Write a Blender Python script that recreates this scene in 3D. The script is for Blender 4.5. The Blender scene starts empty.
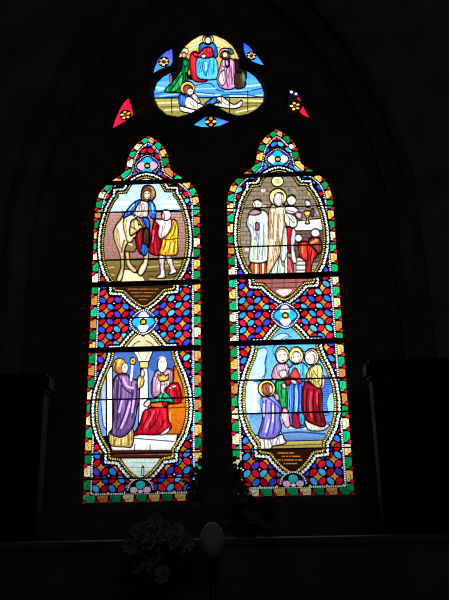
import bpy, bmesh, math, random
from mathutils import Vector, Matrix
from mathutils.geometry import delaunay_2d_cdt
sc = bpy.context.scene
# ---------------------------------------------------------------- camera
F_PX, W_PX, H_PX = 700.0, 449, 600
YAW, PITCH, ROLL = -0.02665, 0.31338, -0.01991
CAM = Vector((0.6083, -4.1755, 1.6))
fw = Vector((math.sin(YAW)*math.cos(PITCH), math.cos(YAW)*math.cos(PITCH), math.sin(PITCH)))
rt = Vector((math.cos(YAW), -math.sin(YAW), 0)); up = rt.cross(fw)
rt2 = rt*math.cos(ROLL)+up*math.sin(ROLL); up2 = -rt*math.sin(ROLL)+up*math.cos(ROLL)
cd = bpy.data.cameras.new('camera'); cam = bpy.data.objects.new('camera', cd)
sc.collection.objects.link(cam); sc.camera = cam
cam.matrix_world = Matrix(((rt2.x, up2.x, -fw.x, CAM.x), (rt2.y, up2.y, -fw.y, CAM.y), (rt2.z, up2.z, -fw.z, CAM.z), (0, 0, 0, 1)))
cd.sensor_fit = 'VERTICAL'; cd.sensor_height = 24; cd.lens = 24*F_PX/H_PX; cd.clip_start = .05
def at(px, py, Y=0.0):
    d = fw*F_PX+rt2*(px-W_PX/2)-up2*(py-H_PX/2)
    return CAM+d*((Y-CAM.y)/d.y)
# ---------------------------------------------------------------- sky and light
w = bpy.data.worlds.new('overcast_sky'); sc.world = w; w.use_nodes = True
nt = w.node_tree; bg = nt.nodes['Background']
tc = nt.nodes.new('ShaderNodeTexCoord'); nz = nt.nodes.new('ShaderNodeTexNoise'); nz.inputs['Scale'].default_value = 2.5
cr = nt.nodes.new('ShaderNodeValToRGB'); cr.color_ramp.elements[0].position = .3; cr.color_ramp.elements[1].position = .7
cr.color_ramp.elements[0].color = (.90, .96, 1, 1); cr.color_ramp.elements[1].color = (1, 1, 1, 1)
nt.links.new(tc.outputs['Generated'], nz.inputs['Vector']); nt.links.new(nz.outputs['Fac'], cr.inputs['Fac'])
sx = nt.nodes.new('ShaderNodeSeparateXYZ'); mr = nt.nodes.new('ShaderNodeMapRange'); mr.interpolation_type = 'SMOOTHSTEP'
mr.inputs['From Min'].default_value = .0; mr.inputs['From Max'].default_value = .16; mr.inputs['To Min'].default_value = .05; mr.inputs['To Max'].default_value = 1
sk = nt.nodes.new('ShaderNodeVectorMath'); sk.operation = 'SCALE'
nt.links.new(tc.outputs['Generated'], sx.inputs[0]); nt.links.new(sx.outputs['Z'], mr.inputs['Value']); nt.links.new(cr.outputs['Color'], sk.inputs[0]); nt.links.new(mr.outputs['Result'], sk.inputs['Scale'])
nt.links.new(sk.outputs['Vector'], bg.inputs['Color']); bg.inputs['Strength'].default_value = 1.75
ld = bpy.data.lights.new('nave_fill_lamp', 'AREA'); ld.energy = 6.5; ld.size = 3; ld.color = (1, .93, .88)  # soft lamp added behind the camera to brighten the dark interior
lo = bpy.data.objects.new('nave_fill_lamp', ld); sc.collection.objects.link(lo)
lo.location = (1.6, -7.5, 4.6); lo.rotation_euler = (math.radians(72), 0, math.radians(8))
sc.view_settings.view_transform = 'Standard'; sc.view_settings.look = 'None'
sc.view_settings.exposure = 0; sc.view_settings.gamma = 1; sc.view_settings.use_curve_mapping = False
sc.cycles.transparent_max_bounces = 16; sc.cycles.use_denoising = True; sc.cycles.filter_width = 1.15
sc.cycles.max_bounces = 12; sc.cycles.diffuse_bounces = 2; sc.cycles.glossy_bounces = 1; sc.cycles.sample_clamp_indirect = .05
for px_, py_, sx_, sz_ in ((0, 2.95, .72, 2.45), (.873, 2.97, .72, 2.45), (.42, 4.5, 1.4, 1.15)):   # daylight is sampled through the openings
    pl = bpy.data.lights.new('window_daylight_portal', 'AREA'); pl.shape = 'RECTANGLE'; pl.size = sx_; pl.size_y = sz_; pl.cycles.is_portal = True
    po = bpy.data.objects.new('window_daylight_portal', pl); sc.collection.objects.link(po); po.location = (px_, .1, py_); po.rotation_euler = (math.radians(-90), 0, 0)
# ---------------------------------------------------------------- helpers
def lin(h):
    h = h.lstrip('#'); return tuple(((c/12.92) if c <= .04045 else ((c+.055)/1.055)**2.4) for c in (int(h[i:i+2], 16)/255 for i in (0, 2, 4)))
def mat(name, col, rough=.8, noise=None, metal=0, bump=.2):
    m = bpy.data.materials.new(name); m.use_nodes = True; t = m.node_tree; b = t.nodes['Principled BSDF']
    b.inputs['Roughness'].default_value = rough; b.inputs['Metallic'].default_value = metal; b.inputs['Specular IOR Level'].default_value = .15
    c = lin(col); b.inputs['Base Color'].default_value = (*c, 1)
    if noise:
        tcn = t.nodes.new('ShaderNodeTexCoord'); n = t.nodes.new('ShaderNodeTexNoise'); n.inputs['Scale'].default_value = noise; n.inputs['Detail'].default_value = 6
        r = t.nodes.new('ShaderNodeValToRGB'); r.color_ramp.elements[0].position = .3; r.color_ramp.elements[1].position = .7
        r.color_ramp.elements[0].color = (*[x*.6 for x in c], 1); r.color_ramp.elements[1].color = (*[min(1, x*1.25) for x in c], 1)
        t.links.new(tcn.outputs['Object'], n.inputs['Vector']); t.links.new(n.outputs['Fac'], r.inputs['Fac']); t.links.new(r.outputs['Color'], b.inputs['Base Color'])
        bp = t.nodes.new('ShaderNodeBump'); bp.inputs['Strength'].default_value = bump
        t.links.new(n.outputs['Fac'], bp.inputs['Height']); t.links.new(bp.outputs['Normal'], b.inputs['Normal'])
    return m
STONE = mat('grey_stone', '#766c64', .9, 9); DARKSTONE = mat('plaster_wall', '#8a7e74', .95, 3)
LEAD = mat('lead_and_glass_paint', '#0c0b0c', .7); IRON = mat('wrought_iron', '#0a0a0c', .6, 40, .3)
OAK = mat('dark_oak', '#2a1c14', .6, 14); FLOOR = mat('stone_floor', '#4a4540', .8, 5); MARBLE = mat('pale_altar_stone', '#6a655c', .6, 6)
CLOTH = mat('altar_linen', '#8b877e', .9, 60); GRASS = mat('churchyard_grass', '#3c4a28', .95, 2); LEAF = mat('leaf_green', '#2a3a24', .7, 30); PETAL = mat('white_petal', '#b4b4a8', .6, 50)
PINKPETAL = mat('pale_pink_petal', '#a8909a', .6, 50); PORCELAIN = mat('white_porcelain', '#c4c8b8', .5, 12, bump=.4); BRASS = mat('dull_brass', '#4a3a1a', .5, 20, .7)
# glass: the colour of each piece is its own; light passes through two faces of each piece
GL = bpy.data.materials.new('painted_stained_glass'); GL.use_nodes = True; t = GL.node_tree; t.nodes.clear()
o_ = t.nodes.new('ShaderNodeOutputMaterial'); at_ = t.nodes.new('ShaderNodeAttribute'); at_.attribute_name = 'Col'
tc = t.nodes.new('ShaderNodeTexCoord'); n1 = t.nodes.new('ShaderNodeTexNoise'); n1.inputs['Scale'].default_value = 55; n1.inputs['Detail'].default_value = 4
r1 = t.nodes.new('ShaderNodeMapRange'); r1.inputs['From Min'].default_value = .3; r1.inputs['From Max'].default_value = .65; r1.inputs['To Min'].default_value = .85; r1.inputs['To Max'].default_value = 1.04
mx = t.nodes.new('ShaderNodeVectorMath'); mx.operation = 'SCALE'
tr = t.nodes.new('ShaderNodeBsdfTransparent'); gs = t.nodes.new('ShaderNodeBsdfGlossy'); gs.inputs['Roughness'].default_value = .12
ms = t.nodes.new('ShaderNodeMixShader'); ms.inputs[0].default_value = .02
t.links.new(tc.outputs['Object'], n1.inputs['Vector']); t.links.new(n1.outputs['Fac'], r1.inputs['Value'])
t.links.new(at_.outputs['Color'], mx.inputs[0]); t.links.new(r1.outputs['Result'], mx.inputs['Scale']); t.links.new(mx.outputs['Vector'], tr.inputs['Color'])
t.links.new(tr.outputs[0], ms.inputs[1]); t.links.new(gs.outputs[0], ms.inputs[2]); t.links.new(ms.outputs[0], o_.inputs['Surface'])

def link(name, me, parent=None, loc=None):
    o = bpy.data.objects.new(name, me); sc.collection.objects.link(o)
    if parent: o.parent = parent
    if loc is not None: o.location = loc
    return o
def tag(o, label=None, cat=None, group=None, kind=None):
    for k, v in (('label', label), ('category', cat), ('group', group), ('kind', kind)):
        if v: o[k] = v
    return o
def bmobj(name, bm, m, parent=None, smooth=False, loc=None):
    bmesh.ops.recalc_face_normals(bm, faces=bm.faces)
    me = bpy.data.meshes.new(name); bm.to_mesh(me); bm.free(); me.materials.append(m)
    if smooth:
        for p in me.polygons: p.use_smooth = True
    return link(name, me, parent, loc)
def box(bm, x0, x1, y0, y1, z0, z1, bev=0):
    r = bmesh.ops.create_cube(bm, size=1); vs = r['verts']
    for v in vs: v.co = Vector((x0+(x1-x0)*(v.co.x+.5), y0+(y1-y0)*(v.co.y+.5), z0+(z1-z0)*(v.co.z+.5)))
    if bev:
        es = list({e for v in vs for e in v.link_edges}); bmesh.ops.bevel(bm, geom=es, offset=bev, segments=2, affect='EDGES')
def boxo(name, m, dims, parent=None, bev=0):
    bm = bmesh.new(); box(bm, *dims, bev=bev); return bmobj(name, bm, m, parent)
def lathe(bm, prof, c=(0, 0, 0), n=24, sx=1, sy=1):
    rings = []
    for r, z in prof: rings.append([bm.verts.new((c[0]+sx*r*math.cos(2*math.pi*k/n), c[1]+sy*r*math.sin(2*math.pi*k/n), c[2]+z)) for k in range(n)])
    for a, b in zip(rings, rings[1:]):
        for k in range(n): bm.faces.new((a[k], a[(k+1) % n], b[(k+1) % n], b[k]))
    for rr in (rings[0], rings[-1]): bm.faces.new(rr)
def tube(bm, pts, r, n=8, closed=False):
    pts = [Vector(p) for p in pts]; rings = []
    for i, p in enumerate(pts):
        a = pts[i-1] if (i > 0 or closed) else p; b = pts[(i+1) % len(pts)] if (i < len(pts)-1 or closed) else p
        d = (b-a).normalized(); s = d.cross(Vector((0, 1, 0.01))).normalized(); q = d.cross(s)
        rings.append([bm.verts.new(p+(s*math.cos(2*math.pi*k/n)+q*math.sin(2*math.pi*k/n))*r) for k in range(n)])
    L = len(rings)
    for i in range(L if closed else L-1):
        a, b = rings[i], rings[(i+1) % L]
        for k in range(n): bm.faces.new((a[k], a[(k+1) % n], b[(k+1) % n], b[k]))
    if not closed: bm.faces.new(rings[0]); bm.faces.new(rings[-1])
def catmull(P, closed=True, n=4):
    L = len(P); out = []
    for i in range(L if closed else L-1):
        p0 = P[(i-1) % L] if closed or i > 0 else P[i]; p1 = P[i]; p2 = P[(i+1) % L]; p3 = P[(i+2) % L] if closed or i < L-2 else P[i+1]
        for k in range(n):
            s = k/n
            out.append(tuple(.5*(2*p1[j]+(p2[j]-p0[j])*s+(2*p0[j]-5*p1[j]+4*p2[j]-p3[j])*s*s+(3*p1[j]-p0[j]-3*p2[j]+p3[j])*s**3) for j in (0, 1)))
    if not closed: out.append(P[-1])
    return out
def area(P): return .5*sum(P[i][0]*P[(i+1) % len(P)][1]-P[(i+1) % len(P)][0]*P[i][1] for i in range(len(P)))
def ccw(P): return P if area(P) > 0 else P[::-1]
def offset(P, d, closed=True):
    """moves a counter-clockwise loop outwards by d"""
    L = len(P); out = []
    for i in range(L):
        a = P[(i-1) % L] if closed or i > 0 else P[i]; b = P[i]; c = P[(i+1) % L] if closed or i < L-1 else P[i]
        n1 = Vector((b[1]-a[1], a[0]-b[0])); n2 = Vector((c[1]-b[1], b[0]-c[0]))
        n1 = n1.normalized() if n1.length > 1e-9 else n2.normalized(); n2 = n2.normalized() if n2.length > 1e-9 else n1
        m = (n1+n2); m = m.normalized() if m.length > 1e-6 else n1; k = d/max(.55, m.dot(n1)); out.append((b[0]+m.x*k, b[1]+m.y*k))
    return out
def resample(P, step, closed=True):
    Q = P+[P[0]] if closed else P; tot = sum(math.dist(a, b) for a, b in zip(Q, Q[1:])); n = max(2, round(tot/step)); out = []; i = 0; acc = 0; seg = math.dist(Q[0], Q[1])
    for k in range(n if closed else n+1):
        s = tot*k/n
        while s > acc+seg+1e-12 and i < len(Q)-2: acc += seg; i += 1; seg = math.dist(Q[i], Q[i+1])
        f = 0 if seg == 0 else min(1, (s-acc)/seg); out.append((Q[i][0]+(Q[i+1][0]-Q[i][0])*f, Q[i][1]+(Q[i+1][1]-Q[i][1])*f))
    return out
def ell(cx, cy, rx, ry, a=0, n=12):
    return [(cx+rx*math.cos(q)*math.cos(a)-ry*math.sin(q)*math.sin(a), cy+rx*math.cos(q)*math.sin(a)+ry*math.sin(q)*math.cos(a)) for q in (2*math.pi*k/n for k in range(n))]
MPP = .0065   # metres of window plane per photograph pixel, roughly

class Panel:
    """A leaded window: pieces are laid like paper cut-outs, each hiding what is under it, then cut apart so no two pieces overlap."""
    def __init__(s, name, outline, ox, oz, label, cat, group):
        s.items = []; s.ox = ox; s.oz = oz; s.rnd = random.Random(name+label)
        s.root = link(name, None, None, (ox, 0, oz)); tag(s.root, label, cat, group, 'thing')
        s.outline = ccw(outline); s.OUT = s.add(('lead_cames', None), None, s.outline)
        s.os = 1.0; s.clip = [s.OUT]; s.ncl = []; s.objs = {}
    def add(s, key, col, P, clip=None, ncl=None):
        s.items.append((key, col, ccw(P), tuple(clip if clip is not None else getattr(s, 'clip', [])), tuple(ncl if ncl is not None else getattr(s, 'ncl', [])))); return len(s.items)-1
    def region(s, P): return s.add(('-', None), 'skip', P, [], [])
    def loc(s, x, y):
        p = at(x, y); return (p.x-s.ox, p.z-s.oz)
    def line(s, key, col, P, wd, closed=False):
        n = len(P)
        for i in range(n if closed else n-1):
            a = Vector(P[i]); b = Vector(P[(i+1) % n]); d = b-a
            if d.length < 1e-6: continue
            d.normalize(); e = d*wd*.3; q = Vector((-d.y, d.x))*wd/2; a = a-e; b = b+e
            s.add(key, col, [tuple(a-q), tuple(b-q), tuple(b+q), tuple(a+q)])
    def piece(s, key, col, L):
        i = s.add(key, col, L)
        if (key[1] or 'figure' in key[0]) and max(max(q[j] for q in L)-min(q[j] for q in L) for j in (0, 1)) > .035:
            # matting: thin brown glass paint brushed along the edge of the figure's pieces
            c = col[1] if isinstance(col, tuple) else col; v = [int(c[k:k+2], 16) for k in (1, 3, 5)]; old = s.clip; s.clip = s.clip+[i]
            Q = resample(L, .016); 
            for wd, fs_ in ((.026, (.9, .86, .87)), (.013, (.70, .60, .63))): s.line(key, '#%02x%02x%02x' % tuple(int(x*f) for x, f in zip(v, fs_)), Q, wd, True)
            xs = [q[0] for q in L]; zs = [q[1] for q in L]; x0, x1, z0, z1 = min(xs), max(xs), min(zs), max(zs)
            if z1-z0 > .07 and x1-x0 > .03 and not (key[1] or '').startswith(('stone', 'horse', 'throne', 'chalice', 'crozier')):   # painted folds running down the cloth
                ln = s.rnd.uniform(-.25, .25); n = max(2, int((x1-x0)/.011))
                for k_ in range(n):
                    xb = x0+(k_+s.rnd.uniform(.2, .8))*(x1-x0)/n; a0 = s.rnd.uniform(0, .35); a1 = s.rnd.uniform(.6, 1); ph = s.rnd.uniform(0, 6)
                    f = s.rnd.choice((.38, .55, .72, 1.22, 1.4)); cc = '#%02x%02x%02x' % tuple(min(255, int(x*f+(25 if f > 1 else 0))) for x in v)
                    pts_ = [(xb+ln*(t_-.5)*(z1-z0)*.5+.004*math.sin(ph+t_*5), z1-(z1-z0)*t_) for t_ in (a0+(a1-a0)*j/4 for j in range(5))]
                    s.line(key, cc, pts_, s.rnd.uniform(.0025, .006))
            s.clip = old
    def P(s, key, col, pts, o=.6, sm=1, f=None):
        """a piece given by points on the photograph, seen straight through onto the window plane"""
        L = [tuple(float(v) for v in q.split(',')) for q in pts.split()]
        if sm: L = catmull(L, True, 3)
        L = ccw([s.loc(*q) for q in L]); s.piece(key, col, L)
        if o: s.line(key, None, resample(L, .012), o*1.25*MPP*s.os, True)
    def E(s, key, col, x, y, rx, ry, o=.6, a=0):
        L = ccw([s.loc(*q) for q in ell(x, y, rx, ry, a, 14)]); s.add(key, col, L)
        if o: s.line(key, None, L, o*1.25*MPP*s.os, True)
    def L(s, key, col, pts, wd=.7, sm=1):
        L = [tuple(float(v) for v in q.split(',')) for q in pts.split()]
        if sm and len(L) > 2: L = catmull(L, False, 3)
        s.line(key, col, [s.loc(*q) for q in L], wd*MPP*(1.65 if key[1] or 'figure' in key[0] else 1.15))
    def beads(s, key, cols, P, wd, pitch, gap, closed=True):
        Q = resample(P, pitch, closed); n = len(Q)
        for i in range(n if closed else n-1):
            a = Vector(Q[i]); b = Vector(Q[(i+1) % n]); d = (b-a)
            if d.length < pitch*.4: continue
            d.normalize(); q = Vector((-d.y, d.x))*wd/2; a = a+d*gap/2; b = b-d*gap/2
            s.add(key, s.rnd.choice(cols), [tuple(a-q), tuple(b-q), tuple(b+q), tuple(a+q)])
    def build(s):
        vs, fs = [], []
        for it in s.items:
            i0 = len(vs); vs += [Vector(p) for p in it[2]]; fs.append(list(range(i0, len(vs))))
        V, _, T, _, _, OF = delaunay_2d_cdt(vs, [], fs, 0, 1e-5, True)
        groups = {}
        for tri, of in zip(T, OF):
            S = set(of)
            for k in sorted(S, reverse=True):
                key, col, P, cl, nc = s.items[k]
                if col == 'skip' or any(c not in S for c in cl) or any(c in S for c in nc): continue
                groups.setdefault(key, []).append((tri, k)); break
        order = sorted(groups, key=lambda k: (k[1] is not None, str(k)))
        for key in order:
            me = bpy.data.meshes.new(key[1] or key[0]); verts = []; faces = []; mi = []; cols = []
            for lead in (0, 1):
                tris = [(tr_, k) for tr_, k in groups[key] if (s.items[k][1] is None) == bool(lead)]
                if not tris: continue
                y0, y1 = (-.004, .008) if lead else (0, .004); mp = {}; ec = {}
                def vid(i, back):
                    if (i, back) not in mp: mp[(i, back)] = len(verts); verts.append((V[i][0], y1 if back else y0, V[i][1]))
                    return mp[(i, back)]
                for tr_, k in tris:
                    a, b, c = tr_; col = s.items[k][1]; cs = []
                    for i in (a, b, c):
                        if lead: cs.append((0, 0, 0))
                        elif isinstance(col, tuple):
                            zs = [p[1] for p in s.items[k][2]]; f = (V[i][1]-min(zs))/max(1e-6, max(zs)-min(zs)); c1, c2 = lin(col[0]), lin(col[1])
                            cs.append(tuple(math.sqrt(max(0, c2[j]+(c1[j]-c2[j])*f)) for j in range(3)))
                        else: cs.append(tuple(math.sqrt(x) for x in lin(col)))
                    faces.append((vid(a, 0), vid(b, 0), vid(c, 0))); mi.append(lead); cols += cs
                    faces.append((vid(c, 1), vid(b, 1), vid(a, 1))); mi.append(lead); cols += cs[::-1]
                    if lead:
                        for e in ((a, b), (b, c), (c, a)): ec[tuple(sorted(e))] = ec.get(tuple(sorted(e)), []) + [e]
                for e in ec.values():
                    if len(e) == 1:
                        a, b = e[0]; faces.append((vid(a, 0), vid(a, 1), vid(b, 1), vid(b, 0))); mi.append(1); cols += [(0, 0, 0)]*4
            me.from_pydata(verts, [], faces); me.materials.append(GL); me.materials.append(LEAD)
            me.polygons.foreach_set('material_index', mi)
            ca = me.color_attributes.new('Col', 'FLOAT_COLOR', 'CORNER')
            ca.data.foreach_set('color', [x for c in cols for x in (*c, 1)]); me.update()
            if key[1] is None: s.objs[key[0]] = link(key[0], me, s.root)
            else: link(key[1], me, s.objs.get(key[0]) or s.root)

# ---------------------------------------------------------------- the stone wall, its tracery and the room
LX, LZ, RX, RZ = 0.0, 1.6+.14255, .87294, 1.6+.14255+.01674
half = [(.35, 0), (.35, .6), (.35, 1.2), (.35, 1.86), (.343, 1.92), (.325, 1.985), (.29, 2.035), (.24, 2.078), (.19, 2.112), (.155, 2.145), (.147, 2.19), (.137, 2.25), (.118, 2.30), (.085, 2.345), (.045, 2.382), (0, 2.41)]
LANCET = half+[(-x, z) for x, z in half[-2::-1]]
def shape(s, sm=0):
    L = [tuple(float(v) for v in q.split(',')) for q in s.split()]
    if sm: L = catmull(L, True, 3)
    return ccw([(at(*q).x, at(*q).z) for q in L])
TREFOIL = shape('208,33.5 216,35 225,39 232,45 237,53 239.5,61 239,67 247,70 255,76 261,84 264,93 263,102 257,109 248,114 238,116 228,113 219,108 209.5,103.5 200,108 190,114 178,117 167,115 159,108 155,100 154,91 157,82 163,76 171,72 177,69 177.5,61 180,53 185,45.5 192,39.5 200,35')
BLUE_A = shape('172.5,47.5 165,51 158,58 154.5,66 152.5,74.5 159,70.5 166,67.5 171,66 173,62 173,55')
BLUE_B = shape('243,41 249,45 255,52 260,58 265.5,66.5 258,64.5 251,61.5 246,58 243.5,51')
BLUE_C = shape('192,125 199,120 205,116 212,115 219,117.5 231,121.5 221,126 211,128 201,127.5')
RED_A = shape('128.5,97 131.5,105 134,115 130,119 122,124 111.5,129.5 115,118 119,109 123,102')
RED_B = shape('289,89 296,91 301,96 304,105 307,112 311,120 303,116 298,112 291,110.5 286,107 288,98')
def placed(P, ox, oz): return [(x+ox, z+oz) for x, z in P]
HOLES = [(placed(LANCET, LX, LZ), .04), (placed(LANCET, RX, RZ), .04), (TREFOIL, .024), (BLUE_A, .02), (BLUE_B, .02), (BLUE_C, .018), (RED_A, .02), (RED_B, .02)]
ARCH = [(-.62, 1.42), (1.49, 1.42), (1.49, 3.3), (1.45, 3.75), (1.33, 4.2), (1.12, 4.65), (.82, 5.05), (.435, 5.36), (.05, 5.05), (-.25, 4.65), (-.46, 4.2), (-.58, 3.75), (-.62, 3.3)]
def plate(name, outer, holes, y0, m, y1=None, ybk=None, kind='structure', back=True, edge=True):
    """stone plate in the wall plane with openings splayed towards both faces"""
    verts, faces = [], []
    for yy, sgn in ((y0, 0), (ybk, 1)):
        if yy is None: continue
        loops = [outer]+[offset(ccw(h), d) for h, d in holes]; vs = []; fs = []
        for lp in loops: i0 = len(vs); vs += [Vector(p) for p in lp]; fs.append(list(range(i0, len(vs))))
        V, _, T, _, _, OF = delaunay_2d_cdt(vs, [], fs, 0, 1e-6, True); b0 = len(verts); verts += [(v.x, yy, v.y) for v in V]
        for tri, of in zip(T, OF):
            if 0 in of and len(set(of)) == 1: faces.append(tuple(b0+i for i in (tri if not sgn else tri[::-1])))
    for h, d in holes:
        P = ccw(h); n = len(P); rings = []
        for yy, dd in ((y0, d), (-.006, 0), (.012, 0), (ybk, d)):
            if yy is None: continue
            Q = offset(P, dd) if dd else P; b0 = len(verts); verts += [(q[0], yy, q[1]) for q in Q]; rings.append(b0)
        for a, b in zip(rings, rings[1:]):
            for k in range(n): faces.append((a+k, a+(k+1) % n, b+(k+1) % n, b+k))
    me = bpy.data.meshes.new(name); me.from_pydata(verts, [], faces); me.materials.append(m); me.update(); o = link(name, me); tag(o, kind=kind); return o
plate('trim_1', offset(ccw(ARCH), .02), HOLES, -.035, STONE, ybk=.028)
# the wall round the arch, and the splayed reveal between the wall face and the tracery
ROOM = [(-2.6, 0), (3.6, 0), (3.6, 6.5), (-2.6, 6.5)]
verts, faces = [], []; FA = offset(ccw(ARCH), .16)
for yy, outer, ch in ((-.32, ROOM, FA), (.14, ROOM, ccw(ARCH))):
    vs = [Vector(p) for p in outer+ch]; V, _, T, _, _, OF = delaunay_2d_cdt(vs, [], [list(range(4)), list(range(4, 4+len(ch)))], 0, 1e-6, True)
    b0 = len(verts); verts += [(v.x, yy, v.y) for v in V]; faces += [tuple(b0+i for i in t_) for t_, of in zip(T, OF) if set(of) == {0}]
b0 = len(verts); n = len(FA); verts += [(p[0], -.32, p[1]) for p in FA]+[(p[0], -.03, p[1]) for p in ccw(ARCH)]+[(p[0], .14, p[1]) for p in ccw(ARCH)]
for r in (0, n):
    for k in range(n): faces.append((b0+r+k, b0+r+(k+1) % n, b0+r+n+(k+1) % n, b0+r+n+k))
me = bpy.data.meshes.new('wall_front'); me.from_pydata(verts, [], faces); me.materials.append(DARKSTONE); me.update(); tag(link('wall_front', me), kind='structure')
bm = bmesh.new(); AR = [p for p in FA]; ar = catmull(AR[1:]+AR[:1], False, 4); tube(bm, [(x, -.33, z) for x, z in ar], .03); tag(bmobj('trim_2', bm, STONE, smooth=True), kind='structure')
bm = bmesh.new(); AR = offset(ccw(ARCH), .07); ar = catmull(AR[1:]+AR[:1], False, 4); tube(bm, [(x, -.16, z) for x, z in ar], .022); tag(bmobj('trim_3', bm, STONE, smooth=True), kind='structure')
for nm, d, m in (('wall_left', (-2.7, -2.6, -9.2, .14, 0, 6.5), DARKSTONE), ('wall_right', (3.6, 3.7, -9.2, .14, 0, 6.5), DARKSTONE), ('wall_back', (-2.7, 3.7, -9.3, -9.2, 0, 6.5), DARKSTONE),
                 ('floor', (-2.7, 3.7, -9.3, .14, -.1, 0), FLOOR), ('ceiling', (-2.7, 3.7, -9.3, .14, 6.5, 6.6), DARKSTONE), ('ground', (-14, 14, .15, 30, -.15, -.05), GRASS)):
    tag(boxo(nm, m, d), kind='structure')
# ---------------------------------------------------------------- the two lancet windows
GREEN = ['#0ca868', '#0fa458', '#0a9048', '#14b878', '#088040']; YEL = ['#f4dd9a', '#e8b850', '#f6ecc0', '#d89a50', '#eac060', '#c8803a']; RED = ['#b01430', '#c41c34', '#8c0e1c', '#a41824']
REDP = ['#d8102c', '#c01028', '#e8183c', '#a80c20']; BLUP = ['#309ce8', '#2a74e4', '#50b4f4', '#3040c8', '#2c88e4', '#4c38c4']; ORA = ['#c87c2c', '#b86c24', '#dc9438', '#a85a1c']
WHT = ['#f2f6ff', '#e6ecfa', '#ffffff', '#d8e4f2']; GOLD = ['#f0d060', '#e8b840', '#f4e08a', '#d8a030']
def med(top, bot, dx):
    """right-hand outline of a pictorial medallion from the top down, then mirrored"""
    if top == 'head': T = [(0, 2.088), (.04, 2.078), (.075, 2.058), (.1, 2.035), (.118, 2.0), (.128, 1.98), (.183, 1.978), (.185, 1.95), (.205, 1.925), (.235, 1.86), (.262, 1.75), (.271, 1.66), (.27, 1.58), (.258, 1.5), (.232, 1.42), (.19, 1.352)]
    else: T = [(0, 1.025), (.03, 1.015), (.07, .975), (.105, .93), (.125, .9), (.18, .9), (.182, .865), (.2, .81), (.235, .73), (.262, .64), (.27, .55), (.264, .47), (.24, .39), (.205, .33)]
    if bot == 'mid': T += [(.186, 1.3), (.125, 1.296), (.105, 1.27), (.06, 1.225), (.02, 1.195), (0, 1.19)]
    else: T += [(.184, .3), (.182, .256), (.122, .25), (.1, .215), (.06, .17), (.02, .14), (0, .133)]
    return ccw([(dx+x, z) for x, z in T]+[(dx-x, z) for x, z in T[-2:0:-1]])
def quatre(p, key, c, r, cols_h, cols_v, centre, ring=True, half=False):
    x, z = c
    if ring:
        R = ccw([(x+r*1.12*math.cos(a)*(1-.12*abs(math.sin(2*a))), z+r*1.05*math.sin(a)*(1-.12*abs(math.sin(2*a)))) for a in (2*math.pi*k/40 for k in range(40))])
        p.add(key, None, offset(R, .01)); p.add(key, '#2430a0', offset(R, -.008)); p.add(key, None, ell(x, z, r*.62, r*.62)); p.beads(key, WHT, R, .0105, .0128, .0038)
    for dx, dz, col in ((1, 0, cols_h), (-1, 0, cols_h), (0, 1, cols_v), (0, -1, cols_v)):
        if half and dz < 0: continue
        p.add(key, col, ell(x+dx*r*.57, z+dz*r*.57, r*.33, r*.33))
        for s in (-1, 1): p.add(key, col, ell(x+dx*r*.46+dz*s*r*.2, z+dz*r*.46+dx*s*r*.2, r*.24, r*.24, n=8)); p.add(key, '#2a3cb0', ell(x+(dx+dz*s)*r*.56, z+(dz+dx*s)*r*.56, r*.1, r*.1, n=6))
    p.add(key, None, ell(x, z, r*.3, r*.3, n=8)); p.add(key, centre, ell(x, z, r*.22, r*.22, math.pi/4, n=4))
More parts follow.
